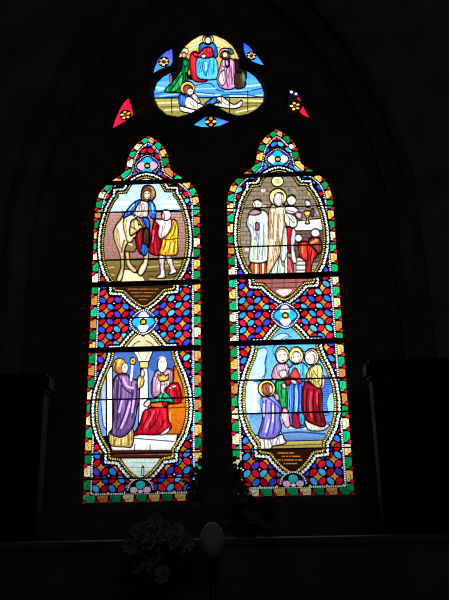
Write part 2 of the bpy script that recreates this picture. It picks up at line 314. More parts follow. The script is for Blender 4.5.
def lancet(name, ox, oz, label, dx, flip, scenes, thick, thin, pinkrose):
    p = Panel(name, LANCET, ox, oz, label, 'stained glass window', 'lancet windows under the tracery')
    R = p.rnd
    # border of green and straw pieces with small red corners
    O = resample(p.outline, .0125); n = len(O); I1 = offset(O, -.005); I2 = offset(O, -.043); k = 0; i = 0; kb = ('jewelled_border', None)
    while i < n-3:
        m = min(6, n-i); seg = list(range(i, i+m)); col = R.choice(GREEN) if k % 2 == 0 else R.choice(YEL)
        a = [I1[j % n] for j in seg]; b = [I2[j % n] for j in seg]; p.add(kb, col, a+b[::-1])
        if k % 2 and m > 4:
            q1, q2, q3 = (Vector(I1[seg[j] % n]).lerp(Vector(I2[seg[j] % n]), f) for j, f in ((1, .75), (2, .3), (4, .6))); p.line(kb, '#8a5c20', [q1, q2, q3], .0035)
        elif m > 4: p.line(kb, '#064a28', [Vector(I1[seg[1] % n]).lerp(Vector(I2[seg[1] % n]), .8), Vector(I1[seg[4] % n]).lerp(Vector(I2[seg[4] % n]), .5)], .003)
        i += 6; k += 1
    i = 0
    while i < n-3:
        c = offset(O, -.009)[(i) % n]; p.add(kb, None, ell(*c, .017, .017, .4, 6)); p.add(kb, R.choice(RED), ell(*c, .0145, .0145, .4, 6)); i += 6
    D = offset(p.outline, -.0505); D = [q for q in D]
    p.add(('beaded_band', None), None, offset(p.outline, -.0435)); reg = p.region(D)
    # mosaic ground: concave squares, four petals round each, white studs between
    p.add(('lead_cames', None), None, D); p.clip = [p.OUT, reg]; kg = ('mosaic_ground', None)
    P_ = .096
    for r in range(-1, 24):
        for c in range(-4, 4):
            u = dx*.6+(c+.5)*P_; u += (.0 if abs(u) < 0 else 0); v = .106+r*P_*1.0
            p.add(kg, R.choice(ORA), [(u+q[0]*.027, v+q[1]*.027) for q in ((1, 0), (.34, .34), (0, 1), (-.34, .34), (-1, 0), (-.34, -.34), (0, -1), (.34, -.34))])
            for sx in (-1, 1):
                for sy in (-1, 1):
                    diag = (sx*sy < 0); same = diag if (u < dx) else not diag   # same: top-left / bottom-right pair
                    if flip: same = not same
                    p.add(kg, R.choice(REDP if same else BLUP), ell(u+sx*.0255, v+sy*.0255, .0245, .0165, math.radians(-45*sx*sy), 10))
            p.add(kg, '#f4f4ff', ell(u+P_/2, v+P_/2, .0055, .0055, n=6))
    p.clip = [p.OUT]
    p.beads(('beaded_band', None), WHT, resample(D, .0128), .0108, .0128, .0036)
    # small quarter band closing the head
    for z, kk in ((2.175, 0),): quatre(p, ('head_rosette', None), (dx*.3, z), .075, '#f0a8c8' if not pinkrose else '#fbeef8', '#18b0c8', '#e8b040')
    # head infill: scrolls under the rosette
    for s in (-1, 1):
        p.P(('head_rosette', None), '#f4f2ff', '0,0 1,1 2,0') if 0 else None
        x = dx*.3
        p.add(('head_rosette', None), '#f2f2fa', ell(x+s*.045, 2.082, .032, .011, s*-.5)); p.add(('head_rosette', None), '#3a70d0', ell(x+s*.085, 2.115, .014, .014))
    mids = []
    for key, M, draw in (('upper_scene_medallion', med('head', 'mid', dx), scenes[0]), ('lower_scene_medallion', med('apex', 'low', dx), scenes[1])):
        km = (key, None); out = offset(M, .044); p.add(km, None, out)
        rid = p.region(offset(M, -.006)); rr = p.region(M)
        p.add(km, '#f4f6fa', offset(M, .0355)); p.add(km, None, offset(M, .0175))
        for j, q in enumerate(resample(offset(M, .0265), .02)): p.add(km, R.choice(['#ffffff', '#dfe8ee', '#a8c0c0', '#90a8b0']), ell(*q, .006, .006, n=6))
        for j, q in enumerate(resample(offset(M, .0175), .02)): p.add(km, None if j % 2 else '#2a5a48', ell(*q, .0068, .0068, n=6))
        for j, q in enumerate(resample(offset(M, .038), .021)): p.add(km, None, ell(*q, .0072, .0072, n=6))
        p.beads(km, GOLD, offset(M, .004), .0118, .0135, .0038)
        p.clip = [p.OUT, rid]; draw(p, key); p.clip = [p.OUT]
    quatre(p, ('middle_rosette', None), (dx, 1.083), .076, '#28b4d8', '#f8eef8', '#e8b040')
    p.clip = [p.OUT, reg]
    kr = ('foot_rosette', None); R2 = [(dx+.075*math.cos(a), .066+.07*math.sin(a)) for a in (math.pi*k/14 for k in range(15))]
    p.add(kr, None, [(dx+.088*math.cos(a), .05+.088*math.sin(a)) for a in (math.pi*k/14 for k in range(15))]); p.beads(kr, WHT, R2, .009, .013, .0045, False)
    [p.add(kr, '#3a48b8', ell(dx+s_*.058, .085, .009, .009)) for s_ in (-1, 1)]
    [p.add(kr, '#f4c4d4', ell(dx+s_*.038, .07, .023, .018)) for s_ in (-1, 1)]; p.add(kr, None, ell(dx, .098, .031, .027)); p.add(kr, '#28bcc8', ell(dx, .098, .028, .024)); p.add(kr, '#f4f0f8', ell(dx, .062, .014, .01))
    p.clip = [p.OUT]
    if not flip: pass
    else: p.E(('jewelled_border', None), '#fbf4ff', 291.3, 146.3, 2.7, 3, .5)
    p.build()
    def width(v):
        xs = [a[0]+(b[0]-a[0])*(v-a[1])/(b[1]-a[1]) for a, b in zip(half, half[1:]) if a[1] <= v < b[1]]; return max(xs) if xs else .3
    for (x, y, h) in thick:
        v = p.loc(x, y)[1]; wd = width(v)-.004; bm = bmesh.new(); box(bm, -wd, wd, -.03, -.006, v-h/2, v+h/2, .004); bmobj('saddle_bar', bm, IRON, p.root)
    for (x, y, h) in thin:
        v = p.loc(x, y)[1]; wd = width(v)-.002; bm = bmesh.new(); tube(bm, [(-wd, -.01, v), (wd, -.01, v)], h/2, 8); bmobj('iron_rod', bm, IRON, p.root)
    return p
def bricks(p, k, x0, x1, y0, y1, dx_, dy, col, wd=.35):
    y = y0; j = 0
    while y <= y1:
        p.L(k, col, f'{x0},{y} {x1},{y-.02*(x1-x0)}', wd, 0); x = x0+(dx_/2 if j % 2 else 0)
        while x < x1: p.L(k, col, f'{x},{y} {x},{y+dy}', wd, 0); x += dx_
        y += dy; j += 1
def script(p, k, rows, col='#9a6424'):
    R = random.Random(5)
    for x0, x1, y in rows:
        x = x0
        while x < x1: l = R.uniform(.6, 1.5); p.L(k, col, f'{x:.1f},{y} {min(x1, x+l):.1f},{y-.03}', .9, 0); x += l+.6+(1 if R.random() < .2 else 0)
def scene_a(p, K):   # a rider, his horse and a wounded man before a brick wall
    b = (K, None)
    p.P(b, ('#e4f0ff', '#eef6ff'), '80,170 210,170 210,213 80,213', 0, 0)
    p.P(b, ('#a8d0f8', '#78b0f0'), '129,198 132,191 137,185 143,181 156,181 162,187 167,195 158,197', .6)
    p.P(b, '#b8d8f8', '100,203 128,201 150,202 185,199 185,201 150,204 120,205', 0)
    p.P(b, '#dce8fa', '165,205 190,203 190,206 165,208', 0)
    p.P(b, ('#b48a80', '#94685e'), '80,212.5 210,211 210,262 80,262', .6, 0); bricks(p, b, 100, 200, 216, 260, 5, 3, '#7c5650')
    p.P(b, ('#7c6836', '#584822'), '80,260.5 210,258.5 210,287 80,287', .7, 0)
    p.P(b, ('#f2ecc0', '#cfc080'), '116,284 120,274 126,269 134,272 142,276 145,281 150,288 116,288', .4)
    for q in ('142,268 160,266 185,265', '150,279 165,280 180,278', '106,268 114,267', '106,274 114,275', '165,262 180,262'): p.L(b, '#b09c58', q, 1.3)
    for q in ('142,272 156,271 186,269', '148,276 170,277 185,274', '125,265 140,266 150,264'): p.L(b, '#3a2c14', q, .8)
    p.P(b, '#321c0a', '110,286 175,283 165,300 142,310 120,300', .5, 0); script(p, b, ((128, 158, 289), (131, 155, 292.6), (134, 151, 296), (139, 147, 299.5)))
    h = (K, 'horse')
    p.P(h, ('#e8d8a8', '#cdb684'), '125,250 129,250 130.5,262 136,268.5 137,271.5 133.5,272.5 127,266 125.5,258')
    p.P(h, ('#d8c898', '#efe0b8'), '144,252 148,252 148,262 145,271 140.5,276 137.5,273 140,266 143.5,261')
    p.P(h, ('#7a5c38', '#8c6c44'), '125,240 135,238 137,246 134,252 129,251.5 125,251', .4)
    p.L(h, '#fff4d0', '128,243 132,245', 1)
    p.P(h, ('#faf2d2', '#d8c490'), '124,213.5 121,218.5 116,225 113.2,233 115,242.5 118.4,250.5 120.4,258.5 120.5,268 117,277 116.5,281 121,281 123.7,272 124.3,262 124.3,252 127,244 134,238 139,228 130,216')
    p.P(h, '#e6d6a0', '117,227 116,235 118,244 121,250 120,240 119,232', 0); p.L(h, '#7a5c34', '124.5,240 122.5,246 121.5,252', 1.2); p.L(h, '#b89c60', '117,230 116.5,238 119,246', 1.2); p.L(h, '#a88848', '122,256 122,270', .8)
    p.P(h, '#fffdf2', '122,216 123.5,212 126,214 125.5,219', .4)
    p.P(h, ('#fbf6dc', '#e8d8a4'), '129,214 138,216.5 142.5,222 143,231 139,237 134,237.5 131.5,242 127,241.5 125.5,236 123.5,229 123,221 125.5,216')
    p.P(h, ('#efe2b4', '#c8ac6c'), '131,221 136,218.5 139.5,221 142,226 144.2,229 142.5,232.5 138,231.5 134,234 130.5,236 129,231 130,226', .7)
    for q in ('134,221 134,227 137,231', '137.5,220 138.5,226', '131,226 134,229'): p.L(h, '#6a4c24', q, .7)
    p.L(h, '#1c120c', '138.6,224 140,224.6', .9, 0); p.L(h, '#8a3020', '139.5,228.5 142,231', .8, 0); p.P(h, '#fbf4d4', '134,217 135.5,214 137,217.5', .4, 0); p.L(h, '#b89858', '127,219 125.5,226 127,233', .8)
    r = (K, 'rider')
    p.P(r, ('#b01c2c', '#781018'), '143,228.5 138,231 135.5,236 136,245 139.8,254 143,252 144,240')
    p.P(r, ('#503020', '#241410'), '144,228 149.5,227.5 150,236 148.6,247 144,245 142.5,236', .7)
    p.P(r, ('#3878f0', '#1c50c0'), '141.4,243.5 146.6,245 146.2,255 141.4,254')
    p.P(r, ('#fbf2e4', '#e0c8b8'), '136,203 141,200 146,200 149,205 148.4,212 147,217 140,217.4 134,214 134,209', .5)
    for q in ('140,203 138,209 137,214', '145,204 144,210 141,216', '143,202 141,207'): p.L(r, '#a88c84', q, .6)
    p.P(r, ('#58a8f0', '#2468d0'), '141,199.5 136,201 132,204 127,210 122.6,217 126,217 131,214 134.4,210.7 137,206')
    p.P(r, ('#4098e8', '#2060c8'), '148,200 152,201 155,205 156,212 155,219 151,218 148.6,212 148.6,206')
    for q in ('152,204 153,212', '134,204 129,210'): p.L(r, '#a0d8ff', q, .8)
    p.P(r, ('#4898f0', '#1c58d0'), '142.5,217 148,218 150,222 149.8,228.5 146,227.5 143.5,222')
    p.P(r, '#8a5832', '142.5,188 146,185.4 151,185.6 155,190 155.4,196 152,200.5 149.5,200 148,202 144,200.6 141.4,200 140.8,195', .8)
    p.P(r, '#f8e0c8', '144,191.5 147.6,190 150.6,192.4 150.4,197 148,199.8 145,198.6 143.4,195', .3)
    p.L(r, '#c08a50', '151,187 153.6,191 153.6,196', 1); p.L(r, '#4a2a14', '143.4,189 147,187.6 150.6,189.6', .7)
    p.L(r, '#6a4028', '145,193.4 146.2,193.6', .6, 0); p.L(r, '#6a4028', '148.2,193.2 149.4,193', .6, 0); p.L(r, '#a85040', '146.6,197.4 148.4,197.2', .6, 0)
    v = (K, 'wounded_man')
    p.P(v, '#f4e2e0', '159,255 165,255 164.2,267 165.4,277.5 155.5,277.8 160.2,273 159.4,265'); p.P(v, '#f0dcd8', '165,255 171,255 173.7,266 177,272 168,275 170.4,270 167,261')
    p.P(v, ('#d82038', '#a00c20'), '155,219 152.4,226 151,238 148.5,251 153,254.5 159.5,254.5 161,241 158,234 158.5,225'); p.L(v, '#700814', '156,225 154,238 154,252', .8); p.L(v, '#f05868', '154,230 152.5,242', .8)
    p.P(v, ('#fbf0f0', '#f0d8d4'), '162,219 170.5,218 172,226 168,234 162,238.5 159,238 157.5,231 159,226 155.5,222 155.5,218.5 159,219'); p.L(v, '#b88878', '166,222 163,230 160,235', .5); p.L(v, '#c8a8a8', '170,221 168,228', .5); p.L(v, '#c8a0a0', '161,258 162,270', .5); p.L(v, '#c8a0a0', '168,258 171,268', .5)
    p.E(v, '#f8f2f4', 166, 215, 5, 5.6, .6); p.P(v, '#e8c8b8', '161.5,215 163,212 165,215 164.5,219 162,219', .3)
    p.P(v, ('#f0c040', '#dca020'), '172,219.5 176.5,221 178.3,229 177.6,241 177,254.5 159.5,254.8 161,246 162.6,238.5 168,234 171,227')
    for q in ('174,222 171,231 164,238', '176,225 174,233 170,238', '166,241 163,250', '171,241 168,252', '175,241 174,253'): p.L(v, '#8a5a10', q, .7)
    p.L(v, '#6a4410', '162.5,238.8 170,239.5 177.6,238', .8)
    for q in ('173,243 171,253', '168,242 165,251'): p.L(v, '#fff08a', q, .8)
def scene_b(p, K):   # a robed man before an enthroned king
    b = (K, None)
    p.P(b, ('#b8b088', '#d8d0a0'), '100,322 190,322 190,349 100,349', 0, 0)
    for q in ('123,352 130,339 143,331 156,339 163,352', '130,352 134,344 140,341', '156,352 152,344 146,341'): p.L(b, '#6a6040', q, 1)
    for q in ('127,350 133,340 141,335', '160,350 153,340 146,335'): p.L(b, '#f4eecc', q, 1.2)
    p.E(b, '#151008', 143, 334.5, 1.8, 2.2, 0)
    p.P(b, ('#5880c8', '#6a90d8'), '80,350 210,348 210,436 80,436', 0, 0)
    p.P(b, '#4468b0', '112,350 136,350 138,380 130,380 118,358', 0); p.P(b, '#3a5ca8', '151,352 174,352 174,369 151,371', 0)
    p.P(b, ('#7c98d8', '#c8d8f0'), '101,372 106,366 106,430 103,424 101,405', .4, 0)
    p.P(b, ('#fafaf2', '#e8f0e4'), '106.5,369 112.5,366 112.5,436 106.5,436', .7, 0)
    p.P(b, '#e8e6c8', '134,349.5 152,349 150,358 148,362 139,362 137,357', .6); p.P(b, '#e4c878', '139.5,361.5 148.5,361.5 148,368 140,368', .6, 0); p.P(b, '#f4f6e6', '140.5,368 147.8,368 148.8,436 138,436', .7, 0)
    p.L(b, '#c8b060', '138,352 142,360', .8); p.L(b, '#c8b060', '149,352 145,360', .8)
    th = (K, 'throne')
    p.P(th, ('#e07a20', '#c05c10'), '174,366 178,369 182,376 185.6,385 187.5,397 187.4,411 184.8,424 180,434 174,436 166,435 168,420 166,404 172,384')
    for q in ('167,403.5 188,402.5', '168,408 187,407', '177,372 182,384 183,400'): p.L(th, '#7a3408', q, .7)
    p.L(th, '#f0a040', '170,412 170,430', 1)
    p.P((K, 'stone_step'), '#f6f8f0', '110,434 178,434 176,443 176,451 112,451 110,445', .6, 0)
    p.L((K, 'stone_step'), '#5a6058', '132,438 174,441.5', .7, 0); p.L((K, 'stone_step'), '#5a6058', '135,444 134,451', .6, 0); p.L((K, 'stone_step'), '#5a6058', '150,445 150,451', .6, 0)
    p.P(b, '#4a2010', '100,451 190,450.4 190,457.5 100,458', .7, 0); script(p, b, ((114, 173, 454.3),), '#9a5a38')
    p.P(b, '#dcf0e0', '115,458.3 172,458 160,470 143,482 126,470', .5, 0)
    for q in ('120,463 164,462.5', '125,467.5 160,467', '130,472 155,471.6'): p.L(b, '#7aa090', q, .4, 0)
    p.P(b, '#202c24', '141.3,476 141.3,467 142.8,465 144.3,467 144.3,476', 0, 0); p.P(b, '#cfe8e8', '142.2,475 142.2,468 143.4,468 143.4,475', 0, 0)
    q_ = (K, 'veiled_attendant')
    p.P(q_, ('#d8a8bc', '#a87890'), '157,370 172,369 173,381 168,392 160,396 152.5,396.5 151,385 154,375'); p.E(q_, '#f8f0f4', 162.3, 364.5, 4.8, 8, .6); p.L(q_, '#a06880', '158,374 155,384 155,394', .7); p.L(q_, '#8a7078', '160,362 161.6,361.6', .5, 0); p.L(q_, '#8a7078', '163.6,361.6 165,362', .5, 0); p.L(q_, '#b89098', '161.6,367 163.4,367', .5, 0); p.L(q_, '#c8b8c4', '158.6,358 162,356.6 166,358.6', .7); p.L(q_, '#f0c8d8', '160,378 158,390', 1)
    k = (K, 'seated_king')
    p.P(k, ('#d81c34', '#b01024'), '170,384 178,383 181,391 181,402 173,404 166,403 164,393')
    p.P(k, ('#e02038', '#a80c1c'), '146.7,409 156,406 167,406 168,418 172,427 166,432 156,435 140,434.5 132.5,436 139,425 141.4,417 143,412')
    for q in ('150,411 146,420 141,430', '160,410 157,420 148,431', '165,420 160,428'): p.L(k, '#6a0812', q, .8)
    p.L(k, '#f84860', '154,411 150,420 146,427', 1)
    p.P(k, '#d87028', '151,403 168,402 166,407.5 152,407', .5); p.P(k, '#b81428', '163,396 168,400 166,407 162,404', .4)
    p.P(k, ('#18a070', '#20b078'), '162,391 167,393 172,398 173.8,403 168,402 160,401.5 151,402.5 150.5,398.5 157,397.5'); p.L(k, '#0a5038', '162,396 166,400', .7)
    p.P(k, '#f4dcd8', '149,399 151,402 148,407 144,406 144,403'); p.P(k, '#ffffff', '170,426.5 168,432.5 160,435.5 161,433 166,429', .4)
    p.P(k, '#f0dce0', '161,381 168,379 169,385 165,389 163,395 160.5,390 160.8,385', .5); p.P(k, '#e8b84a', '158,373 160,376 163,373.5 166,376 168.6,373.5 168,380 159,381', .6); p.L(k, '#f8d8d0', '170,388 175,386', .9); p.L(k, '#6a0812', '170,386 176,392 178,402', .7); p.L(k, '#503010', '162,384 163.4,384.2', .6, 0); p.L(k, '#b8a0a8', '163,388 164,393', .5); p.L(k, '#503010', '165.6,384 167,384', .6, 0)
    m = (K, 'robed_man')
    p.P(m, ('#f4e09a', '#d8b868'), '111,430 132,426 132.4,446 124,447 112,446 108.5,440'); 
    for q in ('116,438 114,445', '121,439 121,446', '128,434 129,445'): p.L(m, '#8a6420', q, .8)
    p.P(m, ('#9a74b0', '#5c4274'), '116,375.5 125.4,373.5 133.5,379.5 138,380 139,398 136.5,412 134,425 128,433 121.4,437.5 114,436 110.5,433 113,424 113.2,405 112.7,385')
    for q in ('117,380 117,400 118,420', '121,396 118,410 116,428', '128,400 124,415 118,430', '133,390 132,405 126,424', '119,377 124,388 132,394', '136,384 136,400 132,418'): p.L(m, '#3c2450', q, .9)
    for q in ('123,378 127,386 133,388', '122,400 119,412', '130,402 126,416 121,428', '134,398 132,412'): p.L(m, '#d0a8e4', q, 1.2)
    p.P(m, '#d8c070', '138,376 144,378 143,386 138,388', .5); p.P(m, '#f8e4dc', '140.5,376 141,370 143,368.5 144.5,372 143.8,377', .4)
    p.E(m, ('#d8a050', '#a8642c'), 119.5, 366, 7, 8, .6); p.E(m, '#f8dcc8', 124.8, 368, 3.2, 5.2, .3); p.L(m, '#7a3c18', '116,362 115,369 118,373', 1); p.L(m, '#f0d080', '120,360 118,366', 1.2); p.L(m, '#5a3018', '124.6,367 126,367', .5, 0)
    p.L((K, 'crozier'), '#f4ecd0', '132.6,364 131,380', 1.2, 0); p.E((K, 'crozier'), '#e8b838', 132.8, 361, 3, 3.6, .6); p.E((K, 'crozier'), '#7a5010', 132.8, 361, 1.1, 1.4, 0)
def scene_c(p, K):   # a haloed priest at an altar
    b = (K, None)
    p.P(b, ('#807260', '#9c8c76'), '220,170 345,170 345,285 220,285', 0, 0)
    bricks(p, b, 236, 326, 183, 276, 7, 4.4, '#3c3428', .45)
    R = random.Random(3)
    for i in range(40):
        x, y = 238+R.random()*80, 184+R.random()*80; c = R.choice(['#c8b8a0', '#b49c88', '#a08c80', '#d0c4b8', '#988474']); p.P(b, c, f'{x},{y} {x+4.5},{y} {x+4.5},{y+3} {x},{y+3}', 0, 0)
    p.E(b, '#fff6c0', 277.5, 181, 6, 5.6, .7); p.E(b, '#e8c020', 277.7, 181.3, 2.6, 2.6, 0)
    p.P(b, ('#fbf6f4', '#e8d8d4'), '296,221 322,218 324,229 322,230.3 294,230.8 290,226', .6, 0); p.L(b, '#c0a0a0', '303,220 322,219', .6, 0)
    p.P(b, '#6a5048', '295,231 328,230 326,262 295,262', .4, 0); bricks(p, b, 296, 322, 234, 258, 5, 4, '#241814', .5)
    p.P((K, 'stone_steps'), '#d8d0c4', '296,257 307,257 307,276 295,276', .5, 0)
    for q in ('296,261 307,261', '296,265 307,265', '296,270 307,270'): p.L((K, 'stone_steps'), '#54483c', q, .8, 0)
    p.P(b, '#b07870', '284,262 296,262 296,276 284,276', .5, 0); p.P(b, '#7a4a40', '240,270 253,262 253,276 240,276', 0, 0)
    p.P(b, '#9a5a54', '250,279 320,278 308,286 282,299 262,288', .5, 0)
    for q in ('258,283.5 306,282', '266,288 300,287', '272,279 272,288', '284,279 284,296', '296,279 296,288'): p.L(b, '#4a2020', q, .7, 0)
    p.P(b, '#e8c8c0', '276,290 292,289.5 284,296', 0)
    ch = (K, 'chalice')
    p.P(ch, '#f0c850', '304,211 310.5,211 310,215 308.3,217 308.3,220 310,223.4 305,223.6 306.4,220 306.4,217 304.6,215'); p.L(ch, '#8a6010', '304.6,215.4 310,215.2', .6, 0)
    s = (K, 'altar_server')
    p.P(s, ('#c8683c', '#904020'), '251,261 266,261 267,277 250,277'); p.L(s, '#fbd0b0', '256,263 256,276', 1.2, 0); p.L(s, '#fbd0b0', '263,263 263,276', 1.0, 0); p.L(s, '#4a1c0c', '259.5,263 259.5,276', .8, 0)
    p.P(s, ('#e2e8f8', '#dfeee0'), '249,214 253,210 262,210 267.5,213 269,225 268,245 267.5,261 250,262 249.5,250 251,236 246.5,224')
    for q in ('257,232 254,246 253,260', '260,222 258,245 257,260', '264,225 263,245 262,260', '250,224 256,231 259,226'): p.L(s, '#788498', q, .7)
    for q in ('255,240 254,258', '265,232 265,256'): p.L(s, '#b0c890', q, 1)
    p.P(s, '#c08890', '248,214 254,209 262,212 256,215', .4); p.P(s, '#a06878', '256,222 259,224 259,230 255,229', .4); p.E(s, '#f4dcd4', 257.5, 204, 4.8, 5, .6); p.L(s, '#80605c', '254.5,203 255.6,207', .7); p.L(s, '#6a5048', '258,204 259.4,204', .5, 0)
    pr = (K, 'haloed_priest')
    p.P(pr, '#e8f0e8', '268,262 272,252 286,250 288,262 292,274 288,277 268,277'); p.P(pr, '#90c068', '281,259 285,259 285,266 282,266', 0)
    for q in ('274,258 271,274', '279,256 277,274', '285,266 284,276'): p.L(pr, '#58785c', q, .9)
    p.P(pr, ('#f6e6cc', '#dcb47c'), '270,206 282,204 288,210 288,225 285,245 276,262 270,272 266,274 268,250 268,228')
    for q in ('274,212 273,235 271,262', '278,214 278,232 275,250', '283,214 284,230 280,246', '271,212 270,230'): p.L(pr, '#a87c48', q, 1)
    for q in ('276,216 275,240', '281,222 281,236', '272,240 271,258'): p.L(pr, '#fffaee', q, 1.1)
    p.P(pr, ('#e6ece4', '#cfdcd2'), '286,212 296,217 297,226 289,228 285,222'); p.L(pr, '#70806c', '288,216 294,223', .7)
    p.P(pr, ('#d02038', '#a81428'), '286,228 292,228 291.5,242 290,254 287.5,246'); p.P(pr, '#f4f2e8', '292,229 296,232 294,248 297,262 292,262 291,250', .4); p.P(pr, '#e0ece0', '284,228 287,230 287,252 284,262 280,256', .4)
    p.P(pr, '#b05058', '288,258 293,262 293,275 288,275', .5)
    p.E(pr, '#f4e078', 278, 197, 8.8, 8.8, .8); p.E(pr, '#fff8d0', 278, 198, 6.4, 7, 0); p.P(pr, '#f4dcd8', '274,197 277,192.5 282,193 284,198 282,204 277,206 273.5,202', .5); p.L(pr, '#906050', '277,199 278.4,199', .5, 0); p.L(pr, '#906050', '281,199.3 282.3,199.3', .5, 0); p.L(pr, '#b07868', '278.6,203 281,203', .5, 0)
    a = (K, 'attendants')
    p.E(a, '#f6dcdc', 291.5, 200, 4.6, 5.4, .7); p.L(a, '#7a5058', '289.4,200 290.8,200', .5, 0); p.P(a, '#f8eef4', '285,207 290,205 297,208 299,212 292,214 286,212', .6); p.P(a, '#ddb0c0', '296,212 302,213 301,219 296,217', .5)
    p.L(a, '#5c4450', '287,210 295,212', .7); p.P(a, '#d8d4e4', '305,200 310,201 311,206 306,207', .5); p.P(a, '#5c4a74', '311,209 314,209 314,216 311,216', .4)
    p.L(pr, '#705040', '274,195 278,192.6 283,195', .6); p.L(pr, '#b8a090', '275,202 278,205.5 282,204', .8); p.L(a, '#704850', '288,197.6 292,195.6 295,198', .6); p.L(s, '#704838', '253.6,202 257,199.8 261,202', .6)
    for q in ('286,213 290,220', '290,213.4 295,222', '270,209 280,207'): p.L(pr, '#8a8078', q, .5)
    kn = (K, 'kneeling_worshippers')
    p.E(kn, '#fbeaea', 298.5, 238, 3.6, 4, .6); p.E(kn, '#f4dcdc', 315.5, 233, 4.4, 4.4, .7); p.P(kn, ('#a8502c', '#60281a'), '308,241 313,237 320,238 321.5,246 320,254 312,250', .7); p.L(kn, '#e08848', '311,243 317,240', 1.6)
    p.P(kn, ('#e04030', '#a01c18'), '298,243 306,241 312,246 318,254 312.5,262 310.5,277 305.5,277 305.5,262 300,257 299,250'); p.P(kn, '#f8a050', '301,246 304,245 303.5,255 301.5,254', 0)
    for q in ('307,245 308,256 306,262', '312,250 310,260'): p.L(kn, '#5a0c0c', q, .9)
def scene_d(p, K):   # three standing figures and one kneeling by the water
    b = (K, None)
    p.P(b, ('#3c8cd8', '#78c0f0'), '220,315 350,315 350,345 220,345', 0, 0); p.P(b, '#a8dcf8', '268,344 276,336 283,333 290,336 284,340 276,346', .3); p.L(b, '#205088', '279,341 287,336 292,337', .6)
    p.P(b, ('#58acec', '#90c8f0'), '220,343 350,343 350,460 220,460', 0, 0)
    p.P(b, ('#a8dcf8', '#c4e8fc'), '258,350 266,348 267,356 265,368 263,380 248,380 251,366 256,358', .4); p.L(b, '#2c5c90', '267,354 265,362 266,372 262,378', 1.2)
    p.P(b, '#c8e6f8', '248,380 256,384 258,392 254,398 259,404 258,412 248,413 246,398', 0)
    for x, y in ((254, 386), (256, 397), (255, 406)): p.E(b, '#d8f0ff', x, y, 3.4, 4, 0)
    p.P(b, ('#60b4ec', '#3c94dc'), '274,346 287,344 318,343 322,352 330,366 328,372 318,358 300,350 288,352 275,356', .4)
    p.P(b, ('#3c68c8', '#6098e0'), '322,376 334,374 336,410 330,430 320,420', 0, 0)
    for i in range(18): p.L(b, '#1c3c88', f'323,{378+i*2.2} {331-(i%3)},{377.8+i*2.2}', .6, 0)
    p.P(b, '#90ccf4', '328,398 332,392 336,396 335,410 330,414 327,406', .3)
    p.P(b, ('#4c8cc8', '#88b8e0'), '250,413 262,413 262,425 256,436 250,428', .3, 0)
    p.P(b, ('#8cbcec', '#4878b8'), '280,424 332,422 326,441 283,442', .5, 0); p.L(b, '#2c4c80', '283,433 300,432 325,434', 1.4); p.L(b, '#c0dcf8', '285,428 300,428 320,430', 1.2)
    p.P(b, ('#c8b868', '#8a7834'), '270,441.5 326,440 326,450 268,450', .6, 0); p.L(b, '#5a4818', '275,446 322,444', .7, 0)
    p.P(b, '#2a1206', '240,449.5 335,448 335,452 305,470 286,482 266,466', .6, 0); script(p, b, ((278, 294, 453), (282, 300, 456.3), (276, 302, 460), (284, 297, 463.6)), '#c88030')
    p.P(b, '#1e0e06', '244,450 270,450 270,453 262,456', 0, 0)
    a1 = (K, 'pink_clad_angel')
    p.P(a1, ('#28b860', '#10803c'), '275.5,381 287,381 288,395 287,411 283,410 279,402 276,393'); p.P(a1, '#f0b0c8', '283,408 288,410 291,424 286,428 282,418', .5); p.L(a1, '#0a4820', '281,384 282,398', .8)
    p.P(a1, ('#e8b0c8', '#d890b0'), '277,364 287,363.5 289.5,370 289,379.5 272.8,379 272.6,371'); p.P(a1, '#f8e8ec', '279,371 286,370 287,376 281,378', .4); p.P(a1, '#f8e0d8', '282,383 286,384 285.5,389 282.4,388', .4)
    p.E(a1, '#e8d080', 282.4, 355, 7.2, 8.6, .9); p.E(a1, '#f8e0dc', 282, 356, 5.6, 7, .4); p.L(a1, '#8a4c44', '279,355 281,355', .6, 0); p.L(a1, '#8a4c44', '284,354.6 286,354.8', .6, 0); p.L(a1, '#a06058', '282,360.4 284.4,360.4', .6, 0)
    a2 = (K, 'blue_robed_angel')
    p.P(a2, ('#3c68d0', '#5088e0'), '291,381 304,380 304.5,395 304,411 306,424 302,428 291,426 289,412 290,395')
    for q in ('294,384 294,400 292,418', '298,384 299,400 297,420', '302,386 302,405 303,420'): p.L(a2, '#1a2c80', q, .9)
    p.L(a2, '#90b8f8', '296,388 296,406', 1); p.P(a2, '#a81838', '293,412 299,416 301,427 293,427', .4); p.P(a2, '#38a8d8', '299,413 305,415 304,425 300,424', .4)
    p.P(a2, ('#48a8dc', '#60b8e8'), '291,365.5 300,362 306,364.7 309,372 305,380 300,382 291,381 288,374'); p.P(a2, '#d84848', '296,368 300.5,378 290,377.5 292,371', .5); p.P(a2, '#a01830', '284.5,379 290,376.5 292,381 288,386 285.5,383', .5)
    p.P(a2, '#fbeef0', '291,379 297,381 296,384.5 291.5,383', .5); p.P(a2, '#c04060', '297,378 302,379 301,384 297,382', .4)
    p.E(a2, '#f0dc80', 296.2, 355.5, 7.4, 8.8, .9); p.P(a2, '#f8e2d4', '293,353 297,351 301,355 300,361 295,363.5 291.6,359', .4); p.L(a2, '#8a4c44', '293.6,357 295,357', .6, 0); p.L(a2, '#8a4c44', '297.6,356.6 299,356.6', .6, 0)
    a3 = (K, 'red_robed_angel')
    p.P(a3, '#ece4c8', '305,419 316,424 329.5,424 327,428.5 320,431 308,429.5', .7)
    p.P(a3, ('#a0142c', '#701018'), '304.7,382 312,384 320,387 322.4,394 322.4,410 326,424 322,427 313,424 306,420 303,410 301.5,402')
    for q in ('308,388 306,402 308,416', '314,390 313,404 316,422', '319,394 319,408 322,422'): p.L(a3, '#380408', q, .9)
    p.L(a3, '#e03848', '311,392 310,408 312,418', 1.1); p.L(a3, '#e03848', '317,392 317,404', .9)
